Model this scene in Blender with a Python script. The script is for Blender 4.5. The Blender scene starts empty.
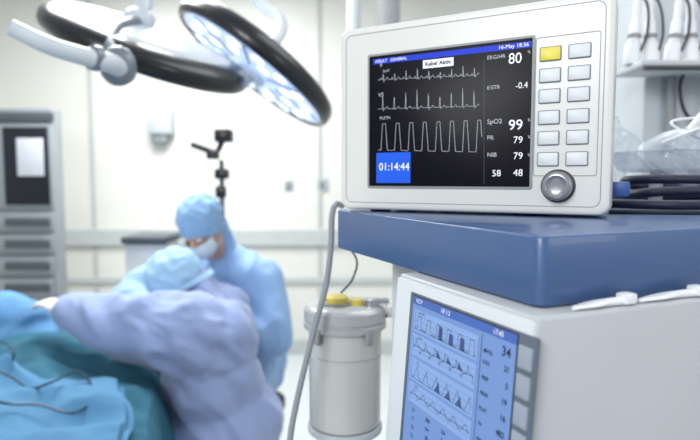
import bpy, bmesh, math, random
from mathutils import Vector, Matrix, noise
random.seed(4)
PI = math.pi
V3 = Vector
COL = bpy.context.scene.collection
scene = bpy.context.scene
FPX = 560.0
ZC = 1.45
PITCH = math.atan(40/560)
CAM = V3((0, 0, ZC))
FWD = V3((0, math.cos(PITCH), -math.sin(PITCH)))
UPV = V3((0, math.sin(PITCH), math.cos(PITCH)))
RGT = V3((1, 0, 0))
def ray(px, py): return FWD + RGT*((px-350)/FPX) + UPV*((220-py)/FPX)
def P(px, py, Y):
    d = ray(px, py); return CAM + d*(Y/d.y)

# ------------------------------------------------------------------ materials
def lin(c):
    c = c/255.0
    return c/12.92 if c <= .04045 else ((c+.055)/1.055)**2.4
def mat(name, rgb, rough=.5, metal=0, emit=0, emit_rgb=None, clear=None, var=.04, scale=12, bump=0, bscale=40, sheen=0, coat=0, spec=.5):
    m = bpy.data.materials.new(name); m.use_nodes = True
    nt = m.node_tree; b = nt.nodes['Principled BSDF']
    c = (lin(rgb[0]), lin(rgb[1]), lin(rgb[2]), 1)
    tc = nt.nodes.new('ShaderNodeTexCoord')
    nz = nt.nodes.new('ShaderNodeTexNoise'); nz.inputs['Scale'].default_value = scale; nz.inputs['Detail'].default_value = 4
    nt.links.new(tc.outputs['Object'], nz.inputs['Vector'])
    rp = nt.nodes.new('ShaderNodeValToRGB')
    rp.color_ramp.elements[0].position = .3; rp.color_ramp.elements[1].position = .7
    rp.color_ramp.elements[0].color = tuple(max(0, x*(1-var)) for x in c[:3])+(1,)
    rp.color_ramp.elements[1].color = tuple(min(1, x*(1+var)) for x in c[:3])+(1,)
    nt.links.new(nz.outputs['Fac'], rp.inputs['Fac'])
    nt.links.new(rp.outputs['Color'], b.inputs['Base Color'])
    b.inputs['Roughness'].default_value = rough; b.inputs['Metallic'].default_value = metal
    b.inputs['Specular IOR Level'].default_value = spec
    if emit:
        e = emit_rgb or rgb
        b.inputs['Emission Color'].default_value = (lin(e[0]), lin(e[1]), lin(e[2]), 1)
        b.inputs['Emission Strength'].default_value = emit
    if clear:
        lw = nt.nodes.new('ShaderNodeLayerWeight'); lw.inputs['Blend'].default_value = .45
        mr = nt.nodes.new('ShaderNodeMapRange'); mr.inputs['To Min'].default_value = clear[0]; mr.inputs['To Max'].default_value = clear[1]
        nt.links.new(lw.outputs['Facing'], mr.inputs['Value']); nt.links.new(mr.outputs['Result'], b.inputs['Alpha'])
    if sheen: b.inputs['Sheen Weight'].default_value = sheen
    if coat: b.inputs['Coat Weight'].default_value = coat
    if bump:
        n2 = nt.nodes.new('ShaderNodeTexNoise'); n2.inputs['Scale'].default_value = bscale; n2.inputs['Detail'].default_value = 5
        nt.links.new(tc.outputs['Object'], n2.inputs['Vector'])
        bp = nt.nodes.new('ShaderNodeBump'); bp.inputs['Strength'].default_value = bump; bp.inputs['Distance'].default_value = .01
        nt.links.new(n2.outputs['Fac'], bp.inputs['Height']); nt.links.new(bp.outputs['Normal'], b.inputs['Normal'])
    return m
M = {}
M['case'] = mat('ivory_plastic', (222, 223, 219), .32, var=.015, bump=.03, bscale=300)
M['groove'] = mat('groove_grey', (150, 153, 156), .6)
M['rear'] = mat('blue_grey_plastic', (62, 74, 100), .5)
M['blackp'] = mat('black_plastic', (30, 34, 44), .4)
M['disp'] = mat('display_black', (10, 10, 18), .35, emit=.03, emit_rgb=(50, 50, 80), var=0, spec=.12)
M['hdr'] = mat('header_blue', (30, 50, 170), .4, emit=.5, emit_rgb=(50, 72, 190), spec=.1)
M['tbox'] = mat('time_blue', (30, 76, 196), .4, emit=.42, emit_rgb=(46, 104, 216), spec=.1)
M['white_e'] = mat('lit_white', (220, 223, 228), .4, emit=.55, spec=.1)
M['trace'] = mat('lit_trace', (176, 182, 188), .4, emit=.36, spec=.1)
M['grey_e'] = mat('lit_grey', (110, 116, 126), .4, emit=.15, spec=.1)
M['btn'] = mat('button_pale', (212, 217, 220), .4)
M['btnrim'] = mat('button_rim', (112, 122, 138), .5)
M['yellow'] = mat('button_yellow', (222, 208, 64), .4)
M['knob'] = mat('knob_silver', (150, 153, 158), .3, metal=.5)
M['knobd'] = mat('knob_dark', (60, 63, 70), .4)
M['shelf'] = mat('steel_blue_paint', (64, 92, 138), .38, var=.04, scale=3, bump=.015, bscale=200, coat=.2)
M['body'] = mat('machine_grey_white', (184, 188, 193), .42, var=.015, bump=.02, bscale=200)
M['panel'] = mat('machine_panel', (212, 217, 222), .42, var=.01)
M['lcd'] = mat('lcd_blue', (104, 130, 178), .4, emit=.30, emit_rgb=(112, 144, 200), var=.04, scale=5, spec=.2)
M['lcd_hdr'] = mat('lcd_header', (66, 94, 158), .4, emit=.3, emit_rgb=(66, 98, 174), spec=.2)
M['lcd_dark'] = mat('lcd_ink', (20, 28, 62), .5, emit=.02, emit_rgb=(30, 40, 90), spec=.1)
M['lcd_pale'] = mat('lcd_pale', (124, 150, 194), .4, emit=.33, emit_rgb=(130, 160, 210), spec=.2)
M['lcd_grey'] = mat('lcd_grey', (74, 92, 136), .4, emit=.12, spec=.1)
M['key'] = mat('soft_key_grey', (150, 159, 172), .5)
M['strip'] = mat('key_strip_grey', (92, 102, 118), .5)
M['rubber'] = mat('dark_rubber', (34, 38, 46), .7)
M['steel'] = mat('brushed_steel', (170, 174, 180), .3, metal=.8)
M['paintgrey'] = mat('light_grey_paint', (196, 200, 204), .45)
M['colgrey'] = mat('column_grey_paint', (188, 195, 201), .5)
M['lampwhite'] = mat('lamp_white', (200, 207, 214), .35)
M['lampgrey'] = mat('lamp_joint_grey', (120, 128, 138), .35, metal=.2)
M['lampblack'] = mat('lamp_black', (14, 16, 24), .3, coat=.2)
M['lens'] = mat('lamp_lens', (190, 208, 240), .3, emit=.68, emit_rgb=(176, 204, 255))
M['led'] = mat('lamp_led', (255, 255, 255), .3, emit=1.5, emit_rgb=(226, 238, 255))
M['gown1'] = mat('light_blue_gown', (140, 174, 216), .85, var=.05, scale=6, bump=.2, bscale=30, sheen=.3)
M['gown2'] = mat('lavender_gown', (142, 158, 198), .85, var=.05, scale=6, bump=.2, bscale=30, sheen=.3)
M['cap'] = mat('blue_cap', (142, 176, 212), .9, var=.05, bump=.3, bscale=60)
M['cap2'] = mat('pale_blue_cap', (164, 200, 224), .9, var=.05, bump=.3, bscale=60)
M['mask'] = mat('mask_white', (212, 224, 234), .9)
M['skin'] = mat('skin', (206, 160, 136), .55, var=.05)
M['glove'] = mat('glove_cream', (226, 222, 214), .5)
M['eye'] = mat('eye_white', (230, 228, 224), .3)
M['scrub'] = mat('scrub_blue', (96, 130, 180), .85)
M['shoe'] = mat('clog_white', (216, 216, 216), .5)
M['teal'] = mat('teal_drape', (56, 106, 126), .9, var=.14, scale=5, bump=.3, bscale=25, spec=.2)
M['bsheet'] = mat('blue_sheet', (84, 134, 170), .8, var=.10, scale=6, bump=.25, bscale=20, spec=.25)
M['ldrape'] = mat('light_blue_drape', (98, 146, 190), .85, var=.1, bump=.3, bscale=25, spec=.25)
M['tube'] = mat('dark_teal_tube', (18, 52, 72), .4)
M['wall'] = mat('wall_cream', (224, 224, 218), .7, var=.03, scale=1.2)
M['ceil'] = mat('ceiling_white', (236, 238, 238), .8, var=.01)
M['floor'] = mat('floor_vinyl', (204, 210, 212), .35, var=.05, scale=20)
M['trim'] = mat('bumper_rail', (188, 194, 194), .5)
M['cab'] = mat('cabinet_grey', (142, 149, 155), .4, metal=.2)
M['cabd'] = mat('cabinet_dark_trim', (72, 79, 86), .5)
M['cabglass'] = mat('cabinet_dark_glass', (34, 38, 44), .3, spec=.2)
M['paper'] = mat('white_paper', (200, 204, 212), .8, var=.01)
M['can'] = mat('canister_white', (204, 205, 202), .3, var=.04, scale=5, metal=.12, coat=.3)
M['canlid'] = mat('canister_lid', (180, 184, 184), .32, metal=.2, coat=.2)
M['ylw'] = mat('yellow_cap', (206, 188, 92), .45)
M['hose'] = mat('grey_hose', (146, 152, 158), .5)
M['clear'] = mat('clear_plastic', (226, 234, 242), .08, clear=(.14, .95), var=.02, coat=1)
M['clear2'] = mat('clear_film', (222, 232, 242), .1, clear=(.08, .6), var=.02, coat=1)
M['navycable'] = mat('navy_cable', (26, 34, 58), .5)
M['bluecon'] = mat('blue_connector', (48, 84, 150), .4)
M['whitep'] = mat('white_plastic', (232, 235, 238), .35)

# ------------------------------------------------------------------ object helpers
ROOTM = {}
def tag(o, label=None, cat=None, group=None, kind=None):
    if label: o['label'] = label
    if cat: o['category'] = cat
    if group: o['group'] = group
    if kind: o['kind'] = kind
    return o
def thing(name, label, cat, loc, rotz=0, group=None):
    o = bpy.data.objects.new(name, None); COL.objects.link(o)
    o.location = loc; o.rotation_euler = (0, 0, rotz); o.empty_display_size = .05
    ROOTM[o.name] = Matrix.Translation(V3(loc)) @ Matrix.Rotation(rotz, 4, 'Z')
    return tag(o, label, cat, group)
def build(name, bm, m, parent=None, X=None, smooth=True, label=None):
    """bm is in world space, or in the space of matrix X; parts are stored relative to their root"""
    if X is not None: bm.transform(X)
    me = bpy.data.meshes.new(name)
    if parent is not None:
        inv = ROOTM[parent.name].inverted(); bm.transform(inv)
    bmesh.ops.recalc_face_normals(bm, faces=bm.faces)
    bm.to_mesh(me); bm.free()
    me.materials.append(m)
    if smooth:
        me.polygons.foreach_set('use_smooth', [True]*len(me.polygons))
        try: me.set_sharp_from_angle(angle=math.radians(38))
        except Exception: pass
    o = bpy.data.objects.new(name, me); COL.objects.link(o)
    if parent is not None:
        o.parent = parent; ROOTM[o.name] = ROOTM[parent.name]
    else: ROOTM[o.name] = Matrix.Identity(4)
    if label: o['label'] = label
    return o
def NB(): return bmesh.new()
def loft(bm, rings, cap=True, closed=True):
    R = [[bm.verts.new(p) for p in r] for r in rings]
    n = len(R[0])
    for a, b in zip(R, R[1:]):
        for i in range(n if closed else n-1):
            j = (i+1) % n
            try: bm.faces.new((a[i], a[j], b[j], b[i]))
            except ValueError: pass
    if cap:
        bm.faces.new(R[0][::-1]); bm.faces.new(R[-1])
def rr(u0, v0, u1, v1, r, h, n=5):
    r = max(1e-5, min(r, (u1-u0)/2-1e-5, (v1-v0)/2-1e-5)); out = []
    for cx, cy, a0 in ((u1-r, v1-r, 0), (u0+r, v1-r, 90), (u0+r, v0+r, 180), (u1-r, v0+r, 270)):
        for k in range(n+1):
            a = math.radians(a0+90*k/n); out.append(V3((cx+r*math.cos(a), cy+r*math.sin(a), h)))
    return out
def slab(bm, u0, v0, u1, v1, h0, h1, r=.004, bev=.0015):
    b = bev; s = []
    for ins, h in ((b, h0), (b*.3, h0+b*.3), (0, h0+b), (0, h1-b), (b*.3, h1-b*.3), (b, h1)):
        s.append(rr(u0+ins, v0+ins, u1-ins, v1-ins, max(r-ins, 1e-4), h))
    loft(bm, s)
def merge(bm, t):
    me = bpy.data.meshes.new('t'); t.to_mesh(me); t.free(); bm.from_mesh(me); bpy.data.meshes.remove(me)
def box(bm, c, s, bev=.004, seg=2, rz=0, mat4=None):
    t = bmesh.new(); bmesh.ops.create_cube(t, size=1)
    for v in t.verts: v.co = V3((v.co.x*s[0], v.co.y*s[1], v.co.z*s[2]))
    if bev: bmesh.ops.bevel(t, geom=t.edges[:], offset=min(bev, min(s)*.45), segments=seg, profile=.5, affect='EDGES')
    X = Matrix.Translation(V3(c)) @ (mat4 if mat4 is not None else Matrix.Rotation(rz, 4, 'Z'))
    t.transform(X); merge(bm, t)
def frame_of(d):
    d = d.normalized(); a = V3((0, 0, 1)) if abs(d.z) < .9 else V3((1, 0, 0))
    x = d.cross(a).normalized(); y = d.cross(x).normalized(); return x, y
def cyl(bm, p0, p1, r0, r1=None, n=24):
    r1 = r0 if r1 is None else r1
    x, y = frame_of(p1-p0)
    loft(bm, [[p+(x*math.cos(2*PI*i/n)+y*math.sin(2*PI*i/n))*r for i in range(n)] for p, r in ((p0, r0), (p1, r1))])
def catmull(pts, k=8):
    if len(pts) < 3: return pts
    q = [pts[0]*2-pts[1]]+list(pts)+[pts[-1]*2-pts[-2]]; out = []
    for i in range(1, len(q)-2):
        for j in range(k):
            t = j/k; a, b, c, d = q[i-1], q[i], q[i+1], q[i+2]
            out.append(.5*((2*b)+(c-a)*t+(2*a-5*b+4*c-d)*t*t+(3*b-a-3*c+d)*t**3))
    out.append(pts[-1]); return out
def tube(bm, pts, r, n=10, k=8, rfun=None):
    pts = catmull([V3(p) for p in pts], k); rings = []; x = None
    for i, p in enumerate(pts):
        d = (pts[min(i+1, len(pts)-1)]-pts[max(i-1, 0)]).normalized()
        if x is None: x, _ = frame_of(d)
        x = (x-d*x.dot(d)).normalized(); y = d.cross(x)
        rad = rfun(i/(len(pts)-1)) if rfun else r
        rings.append([p+(x*math.cos(2*PI*j/n)+y*math.sin(2*PI*j/n))*rad for j in range(n)])
    loft(bm, rings)
def lathe(bm, prof, X=None, n=40, cap=True):
    t = bmesh.new()
    loft(t, [[V3((max(r, 1e-4)*math.cos(2*PI*i/n), max(r, 1e-4)*math.sin(2*PI*i/n), z)) for i in range(n)] for r, z in prof], cap=cap)
    if X is not None: t.transform(X)
    merge(bm, t)
def axes(c, x, y, z):
    m = Matrix.Identity(4)
    for i, a in enumerate((x, y, z)):
        for j in range(3): m[j][i] = a[j]
    for j in range(3): m[j][3] = c[j]
    return m
def ell(bm, c, rad, X=None, sub=3):
    t = bmesh.new(); bmesh.ops.create_icosphere(t, subdivisions=sub, radius=1)
    for v in t.verts: v.co = V3((v.co.x*rad[0], v.co.y*rad[1], v.co.z*rad[2]))+V3(c)
    if X is not None: t.transform(X)
    merge(bm, t)
def chain(bm, pts):
    for i, (p, r) in enumerate(pts):
        ell(bm, p, (r, r, r), sub=2)
        if i:
            q, s = pts[i-1]
            if (p-q).length > 1e-4: cyl(bm, q, p, s, r, 18)
def remesh(bm, voxel, it=4, fac=.5):
    me = bpy.data.meshes.new('r'); bm.to_mesh(me); bm.free()
    o = bpy.data.objects.new('r', me); COL.objects.link(o)
    m = o.modifiers.new('r', 'REMESH'); m.mode = 'VOXEL'; m.voxel_size = voxel
    s = o.modifiers.new('s', 'SMOOTH'); s.factor = fac; s.iterations = it
    dg = bpy.context.evaluated_depsgraph_get(); dg.update()
    out = bpy.data.meshes.new_from_object(o.evaluated_get(dg))
    bpy.data.objects.remove(o); bpy.data.meshes.remove(me)
    b = bmesh.new(); b.from_mesh(out); bpy.data.meshes.remove(out); return b
def wrinkle(bm, amp, s=(5, 5, 8), seed=0, fine=.3, shear=0):
    """soft folds: ridges of a stretched noise, rounded at the crest"""
    bm.normal_update()
    mv = []
    for v in bm.verts:
        q = v.co
        p = V3((q.x*s[0]+seed, q.y*s[1], (q.z+shear*q.x)*s[2]))
        w = q*2.0
        p += V3((noise.noise(w), noise.noise(w+V3((5, 5, 5))), noise.noise(w+V3((2, 8, 1)))))*.8
        n1 = noise.noise(p); n2 = noise.noise(p*2.2+V3((9, 3, 1)))
        r1 = 1-math.sqrt(n1*n1+.005)*2.8; r2 = 1-math.sqrt(n2*n2+.006)*2.8
        mv.append(v.normal*(amp*(r1+fine*r2-.3)))
    for v, d in zip(bm.verts, mv): v.co += d
def text(bm, s, u, v, size, h=0, ax='CENTER', xs=1.0, bold=0):
    cu = bpy.data.curves.new('t', 'FONT'); cu.body = s; cu.size = size; cu.align_x = ax; cu.align_y = 'CENTER'
    cu.offset = bold; cu.resolution_u = 3
    o = bpy.data.objects.new('t', cu); COL.objects.link(o)
    dg = bpy.context.evaluated_depsgraph_get(); dg.update()
    me = bpy.data.meshes.new_from_object(o.evaluated_get(dg))
    bpy.data.objects.remove(o); bpy.data.curves.remove(cu)
    t = bmesh.new(); t.from_mesh(me); bpy.data.meshes.remove(me)
    t.transform(Matrix.Translation((u, v, h)) @ Matrix.Diagonal((xs, 1, 1, 1)))
    merge(bm, t)
def ribbon(bm, pts, w, h):
    for (a, b), (c, d) in zip(pts, pts[1:]):
        p = V3((a, b, h)); q = V3((c, d, h)); t = q-p
        if t.length < 1e-6: continue
        t.normalize(); n = V3((-t.y, t.x, 0))*w/2; e = t*w*.3
        bm.faces.new([bm.verts.new(x) for x in (p-n-e, q-n+e, q+n+e, p+n-e)])
def quad(bm, u0, v0, u1, v1, h):
    bm.faces.new([bm.verts.new(x) for x in ((u0, v0, h), (u1, v0, h), (u1, v1, h), (u0, v1, h))])
class Plane:
    def __init__(s, o, ax, az):
        s.o = V3(o); s.ax = V3(ax).normalized(); s.az = V3(az).normalized(); s.n = s.ax.cross(s.az)
        s.X = axes(s.o, s.ax, s.az, s.n)
    def uv(s, px, py, h=0):
        d = ray(px, py); o = s.o+s.n*h; t = (o-CAM).dot(s.n)/d.dot(s.n); q = CAM+d*t-o
        return q.dot(s.ax), q.dot(s.az)

# ------------------------------------------------------------------ camera
cd = bpy.data.cameras.new('camera'); cam = bpy.data.objects.new('camera', cd); COL.objects.link(cam)
cam.location = CAM; cam.rotation_euler = (PI/2-PITCH, 0, 0)
cd.sensor_width = 36; cd.lens = 36*FPX/700; cd.clip_start = .02
cd.dof.use_dof = True; cd.dof.focus_distance = .62; cd.dof.aperture_fstop = 4.0
scene.camera = cam
try:
    scene.view_settings.view_transform = 'Standard'; scene.view_settings.look = 'None'
except Exception: pass

# ------------------------------------------------------------------ room
WY = 4.6
def struct(name, c, s, m, bev=0):
    b = NB(); box(b, c, s, bev); return tag(build(name, b, m, smooth=False), kind='structure')
struct('floor', (-.2, 2.0, -.05), (6.4, 5.6, .1), M['floor'])
struct('ceiling', (-.2, 2.0, 3.05), (6.4, 5.6, .1), M['ceil'])
struct('wall_back', (-.2, WY+.05, 1.5), (6.2, .1, 3.0), M['wall'])
struct('wall_left', (-3.35, 2.0, 1.5), (.1, 5.5, 3.0), M['wall'])
struct('wall_right', (2.95, 2.0, 1.5), (.1, 5.5, 3.0), M['wall'])
struct('trim_1', (-.2, WY-.02, .98), (6.1, .04, .14), M['trim'], .01)
struct('trim_2', (-.2, WY-.012, .62), (6.1, .024, .05), M['trim'], .006)
struct('baseboard_back', (-.2, WY-.01, .06), (6.1, .02, .12), M['trim'], .004)
struct('trim_3', (-2.1, WY-.008, 1.5), (.03, .016, 2.9), M['trim'], .003)
struct('trim_4', (-.25, WY-.008, 1.5), (.03, .016, 2.9), M['trim'], .003)

# ------------------------------------------------------------------ anaesthesia machine (cart)
XD = V3((math.cos(math.radians(23)), math.sin(math.radians(23)), 0)); YD = V3((-XD.y, XD.x, 0))
VO = V3((.142, .4146, 0)); ROT = math.radians(23)
MM = axes(VO, XD, YD, V3((0, 0, 1)))
def mw(x, y, z): return VO+XD*x+YD*y+V3((0, 0, z))
ZT = ZC-.1035            # top of the ventilator housing
ZS = ZC-.0440            # top of the shelf
mach = thing('anesthesia_machine', 'grey white anesthesia machine with a blue top shelf and a tilted blue display', 'medical machine', mw(.3, .2, 0), ROT)
TILT = math.radians(4.5)
def prismX(bm, prof, y0, y1, bev=.006):
    t = bmesh.new()
    loft(t, [[V3((x, y0, z)) for x, z in prof], [V3((x, y1, z)) for x, z in prof]])
    bmesh.ops.recalc_face_normals(t, faces=t.faces)
    bmesh.ops.bevel(t, geom=t.edges[:], offset=bev, segments=3, profile=.5, affect='EDGES')
    t.transform(MM); merge(bm, t)
b = NB(); dz = .42; lean = dz*math.tan(TILT)
prismX(b, [(0, ZT), (.62, ZT), (.62, .16), (.03, .16), (-lean*.2, ZT-dz-.05), (-lean, ZT-dz)], 0, .222, .0035)
build('housing', b, M['body'], mach)
b = NB(); t = bmesh.new(); slab(t, .10, .226, .62, .44, .16, ZT-.002, .01, .004); t.transform(MM); merge(b, t)
build('rear_column', b, M['paintgrey'], mach)
b = NB(); t = bmesh.new()
s = []
for ins, h in ((.003, ZT+.001), (.001, ZT+.0018), (0, ZT+.0035), (0, ZS-.003), (.0006, ZS-.0013), (.0015, ZS-.0005), (.003, ZS)):
    s.append(rr(.018+ins, .020+ins, .80-ins, .46-ins, .010, h, 8))
loft(t, s); t.transform(MM); merge(b, t)
build('top_shelf', b, M['shelf'], mach, label='steel blue shelf with thick sides')
for z in (ZT-.30, ZT-.62):
    b = NB(); box(b, mw(.31, -.0005, z), (.58, .003, .004), 0, rz=ROT); build('side_seam', b, M['groove'], mach)
b = NB(); t = bmesh.new(); slab(t, -.03, -.02, .66, .47, .10, .158, .03, .008); t.transform(MM); merge(b, t)
build('base', b, M['shelf'], mach)
for x, y in ((.02, .03), (.60, .03), (.02, .42), (.60, .42)):
    c = mw(x, y, .045); b = NB(); cyl(b, c-YD*.016, c+YD*.016, .045, n=28); cs = build('caster', b, M['rubber'], mach)
    b = NB(); cyl(b, mw(x, y, .06), mw(x, y, .104), .012); box(b, mw(x, y, .085), (.05, .045, .012), .003, rz=ROT); build('fork', b, M['steel'], cs)
az = (V3((0, 0, 1))*math.cos(TILT)+XD*math.sin(TILT))
VP = Plane(mw(0, 0, ZT), -YD, az)
b = NB(); slab(b, -.2205, -.40, -.0015, -.0035, -.002, .003, .004, .0012); pan = build('front_panel', b, M['panel'], mach, VP.X)
HB = .0042
u0, vt0 = VP.uv(411, 289, HB); u1, vt1 = VP.uv(538, 342, HB)
vt = (vt0+vt1)/2
b = NB(); slab(b, u0, vt-.26, u1, vt, .0015, HB, .0015, .0006); bez = build('display_bezel', b, M['strip'], pan, VP.X)
s0, sv0 = VP.uv(414, 293, HB); s1, sv1 = VP.uv(518, 336, HB)
sv = vt-.0030
b = NB(); slab(b, s0-.0013, sv-.2013, s1+.0013, sv+.0013, .003, HB+.0003, .001, .0002); build('display_rim', b, M['blackp'], pan, VP.X)
b = NB(); quad(b, s0, sv-.20, s1, sv, HB+.0004); scr = build('display_screen', b, M['lcd'], pan, VP.X, False)
W_ = s1-s0
def su(f): return s0+W_*f
def svv(f): return sv-.20*f
H0 = HB+.0005; H1 = HB+.0006; H2 = HB+.0007
b = NB(); quad(b, su(0), svv(.04), su(1), svv(0), H0); build('screen_header', b, M['lcd_hdr'], pan, VP.X, False)
PAN = ((.065, .175), (.19, .30), (.315, .425), (.44, .54))
for f0, f1 in PAN:
    b = NB(); quad(b, su(.03), svv(f1), su(.70), svv(f0), H0); build('plot_field', b, M['lcd_pale'], pan, VP.X, False)
def vtext(s_, u, v, size, m, nm, ax='CENTER', bold=0, xs=1):
    b = NB(); text(b, s_, u, v, size, H1, ax, xs, bold); build(nm, b, m, pan, VP.X, False)
for s_, f in (('VCV', .08), ('I:E 1:2', .38), ('17:45', .86)): vtext(s_, su(f), svv(.021), .0062, M['white_e'], 'header_text')
lw = .00038
def vplot(pts, w=lw, m='lcd_dark', nm='plot_line'):
    b = NB(); ribbon(b, pts, w, H2); build(nm, b, M[m], pan, VP.X, False)
for k, (f0, f1) in enumerate(PAN):
    base = f1-.012 if k not in (1, 3) else (f0+f1)/2+.005
    vplot([(su(.05), svv(f0+.008)), (su(.05), svv(f1-.008)), (su(.05), svv(base)), (su(.69), svv(base))])
    for j in range(1, 4): vplot([(su(.05), svv(f0+(f1-f0)*j/4)), (su(.69), svv(f0+(f1-f0)*j/4))], .0002, 'lcd_grey')
    vtext(('cmH2O', 'L/min', 'mL', 'CO2')[k], su(.12), svv(f0+.012), .0042, M['lcd_dark'], 'plot_label')
    for i in range(3 if k < 3 else 0):
        x = .32+.11*i; hg = (.066, .050, .064)[k]*(1, .8, .9)[i]
        if k == 0: pts = [(x, 0), (x+.006, hg), (x+.045, hg*.94), (x+.050, 0)]
        elif k == 1: pts = [(x, 0), (x+.006, hg*.75), (x+.045, hg*.12), (x+.05, 0)]
        else: pts = [(x, 0), (x+.03, hg*.5), (x+.045, hg*.9), (x+.065, 0)]
        b = NB(); b.faces.new([b.verts.new((su(a), svv(base-c), H1)) for a, c in pts]); build('plot_fill', b, M['lcd_grey'], pan, VP.X, False)
def wave(fn):
    w = []
    for i in range(221):
        t = i/220; w.append((su(.05+.64*t), svv(fn((t*5.8-.25) % 1, t))))
    vplot(w, .00046)
wave(lambda p, t: .163-(.068 if .03 < p < .42 else .010*abs(math.sin(t*80))))
wave(lambda p, t: .250+(-.044*math.exp(-p*6) if p < .5 else .035*math.exp(-(p-.5)*7)))
wave(lambda p, t: .413-.070*(p/.4 if p < .4 else math.exp(-(p-.4)*8)))
wave(lambda p, t: .495-.035*math.sin(p*2*PI)*math.exp(-p*1.5))
for r in range(9):
    for c in range(4):
        vtext(random.choice(['12', '5.0', '0.4', '21', '500', '1:2', '30', '7', '16']), su(.11+.17*c), svv(.575+.044*r), .0054, M['lcd_dark'], 'table_figure', bold=.0001)
vplot([(su(.735), svv(.05)), (su(.735), svv(1))], .0006)
for k, (n_, l_) in enumerate((('34', 'MVOL'), ('21', 'CO2'), ('5', 'PEEP'), ('19', 'PEAK'), ('16', 'PLAT'), ('482', 'TV'), ('12', 'FREQ'), ('98', 'O2'), ('40', 'FiO2'), ('6.1', 'MV'), ('0.8', 'LEAK'), ('38', 'COMP'), ('1:2', 'I:E'))):
    f = .085+.066*k
    vtext(n_, su(.965), svv(f), .0112 if k == 0 else .0068, M['lcd_dark'], 'value_figure', 'RIGHT', .00015); vtext(l_, su(.755), svv(f+.030 if k == 0 else f+.012), .0046, M['lcd_dark'], 'value_label', 'LEFT', .0001)
ku0 = s1+(u1-s1)*.17; ku1 = u1-(u1-s1)*.14
for k in range(10):
    v = sv-.006-.0222*k
    b = NB(); slab(b, ku0, v-.0175, ku1, v, .003, .0062, .0010, .0005); build('soft_key', b, M['key'], pan, VP.X)

# ------------------------------------------------------------------ patient monitor
A = V3((-.014, .80, ZS+.003)); B = V3((.2925, .63, ZS+.003))
ux = (B-A).normalized(); WM = (B-A).length; HM = .250
mroot = A+ux*WM/2; mroot.z = ZS
mon = thing('patient_monitor', 'large ivory vital signs monitor with black screen on the blue shelf', 'monitor', mroot, math.atan2(ux.y, ux.x))
MP = Plane(A, ux, (0, 0, 1))
b = NB(); s = []
for ins, h in ((.006, .000), (.0035, -.0004), (.0015, -.0015), (.0005, -.0035), (0, -.007), (0, -.034), (.002, -.037)):
    s.append(rr(ins, ins, WM-ins, HM-ins, .013, h, 8))
loft(b, s); build('front_casing', b, M['case'], mon, MP.X)
b = NB(); s = []
for ins, h in ((.004, -.0375), (.003, -.045), (.006, -.09), (.020, -.145), (.028, -.150)):
    s.append(rr(ins, min(ins, .006), WM-ins, HM-ins, .016, h, 8))
loft(b, s); build('rear_housing', b, M['rear'], mon, MP.X, label='blue grey rear shell')
b = NB(); o_ = rr(.0095, .0095, WM-.0095, HM-.0095, .010, .0003, 8); i_ = rr(.0105, .0105, WM-.0105, HM-.0105, .009, .0003, 8)
loft(b, [o_, i_], cap=False); build('bezel_groove', b, M['groove'], mon, MP.X)
for x in (.05, WM-.10):
    for h in (-.03, -.12):
        b = NB(); lathe(b, [(.013, -.003), (.015, -.002), (.015, .004)], None, 24)
        build('foot', b, M['rubber'], mon, Matrix.Translation(A+ux*x+MP.n*h))
a0 = MP.uv(370, 57); a1 = MP.uv(370, 185); a2 = MP.uv(533, 38); a3 = MP.uv(532, 188)
U0, U1 = a0[0], a2[0]; VT, VB = (a0[1]+a2[1])/2, (a1[1]+a3[1])/2
b = NB(); slab(b, U0-.003, VB-.003, U1+.003, VT+.003, -.001, .0016, .003, .0006); build('screen_frame', b, M['groove'], mon, MP.X)
b = NB(); slab(b, U0, VB, U1, VT, -.0005, .002, .0015, .0003); scn = build('screen', b, M['disp'], mon, MP.X)
hh = .0023
def up(px, py): return MP.uv(px, py, hh)
def ph(px, py, n): return abs(MP.uv(px, py-n/2)[1]-MP.uv(px, py+n/2)[1])
bar_t = VT-.004; bar_b = bar_t-.0070
b = NB(); quad(b, U0+.006, bar_b, U1-.001, bar_t, .0021); build('header_bar', b, M['hdr'], scn, MP.X, False)
def mtext(s, u, v, size, m, nm, ax='CENTER', xs=1., bold=0, h=hh):
    b = NB(); text(b, s, u, v, size, h, ax, xs, bold); build(nm, b, M[m], scn, MP.X, False)
mtext('16-May 18:36', U1-.004, (bar_t+bar_b)/2, .0066, 'white_e', 'header_text', 'RIGHT'); mtext('ADULT   GENERAL', U0+.009, (bar_t+bar_b)/2, .0056, 'white_e', 'header_text', 'LEFT')
c = up(438, 63); b = NB(); quad(b, c[0]-.0205, c[1]-.0052, c[0]+.0205, c[1]+.0052, .0022); build('message_box', b, M['white_e'], scn, MP.X, False)
mtext('Kabel Aktiv', c[0], c[1], .0074, 'lcd_dark', 'message_text', bold=.0002, h=.0026)
def txt(s, px, py, npx, m, nm, ax='CENTER', xs=1., bold=0):
    q = up(px, py); mtext(s, q[0], q[1], ph(px, py, npx)/.72, m, nm, ax, xs, bold)
for a in (('80', 522, 58, 11, 'RIGHT', .9, .00005), ('-0.4', 528, 85, 6.4, 'RIGHT', .9, 0), ('99', 523, 125, 10.5, 'RIGHT', 1, .0001), ('79', 523, 140, 7, 'RIGHT', 1, 0), ('79', 523, 156, 7, 'RIGHT', 1, 0), ('58', 501, 173.5, 6.6, 'RIGHT', 1, 0), ('48', 523, 173, 7, 'RIGHT', 1, 0)):
    txt(a[0], a[1], a[2], a[3], 'white_e', 'reading_number', a[4], a[5], a[6])
for a in (('EKG/HR', 487, 58, 3.8), ('E/STR', 487, 88, 3.8), ('SpO2', 487, 122, 4.8), ('PR', 487, 138, 4.4), ('NIB', 487, 155, 4.4)):
    txt(a[0], a[1], a[2], a[3], 'trace', 'reading_label', 'LEFT')
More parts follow.
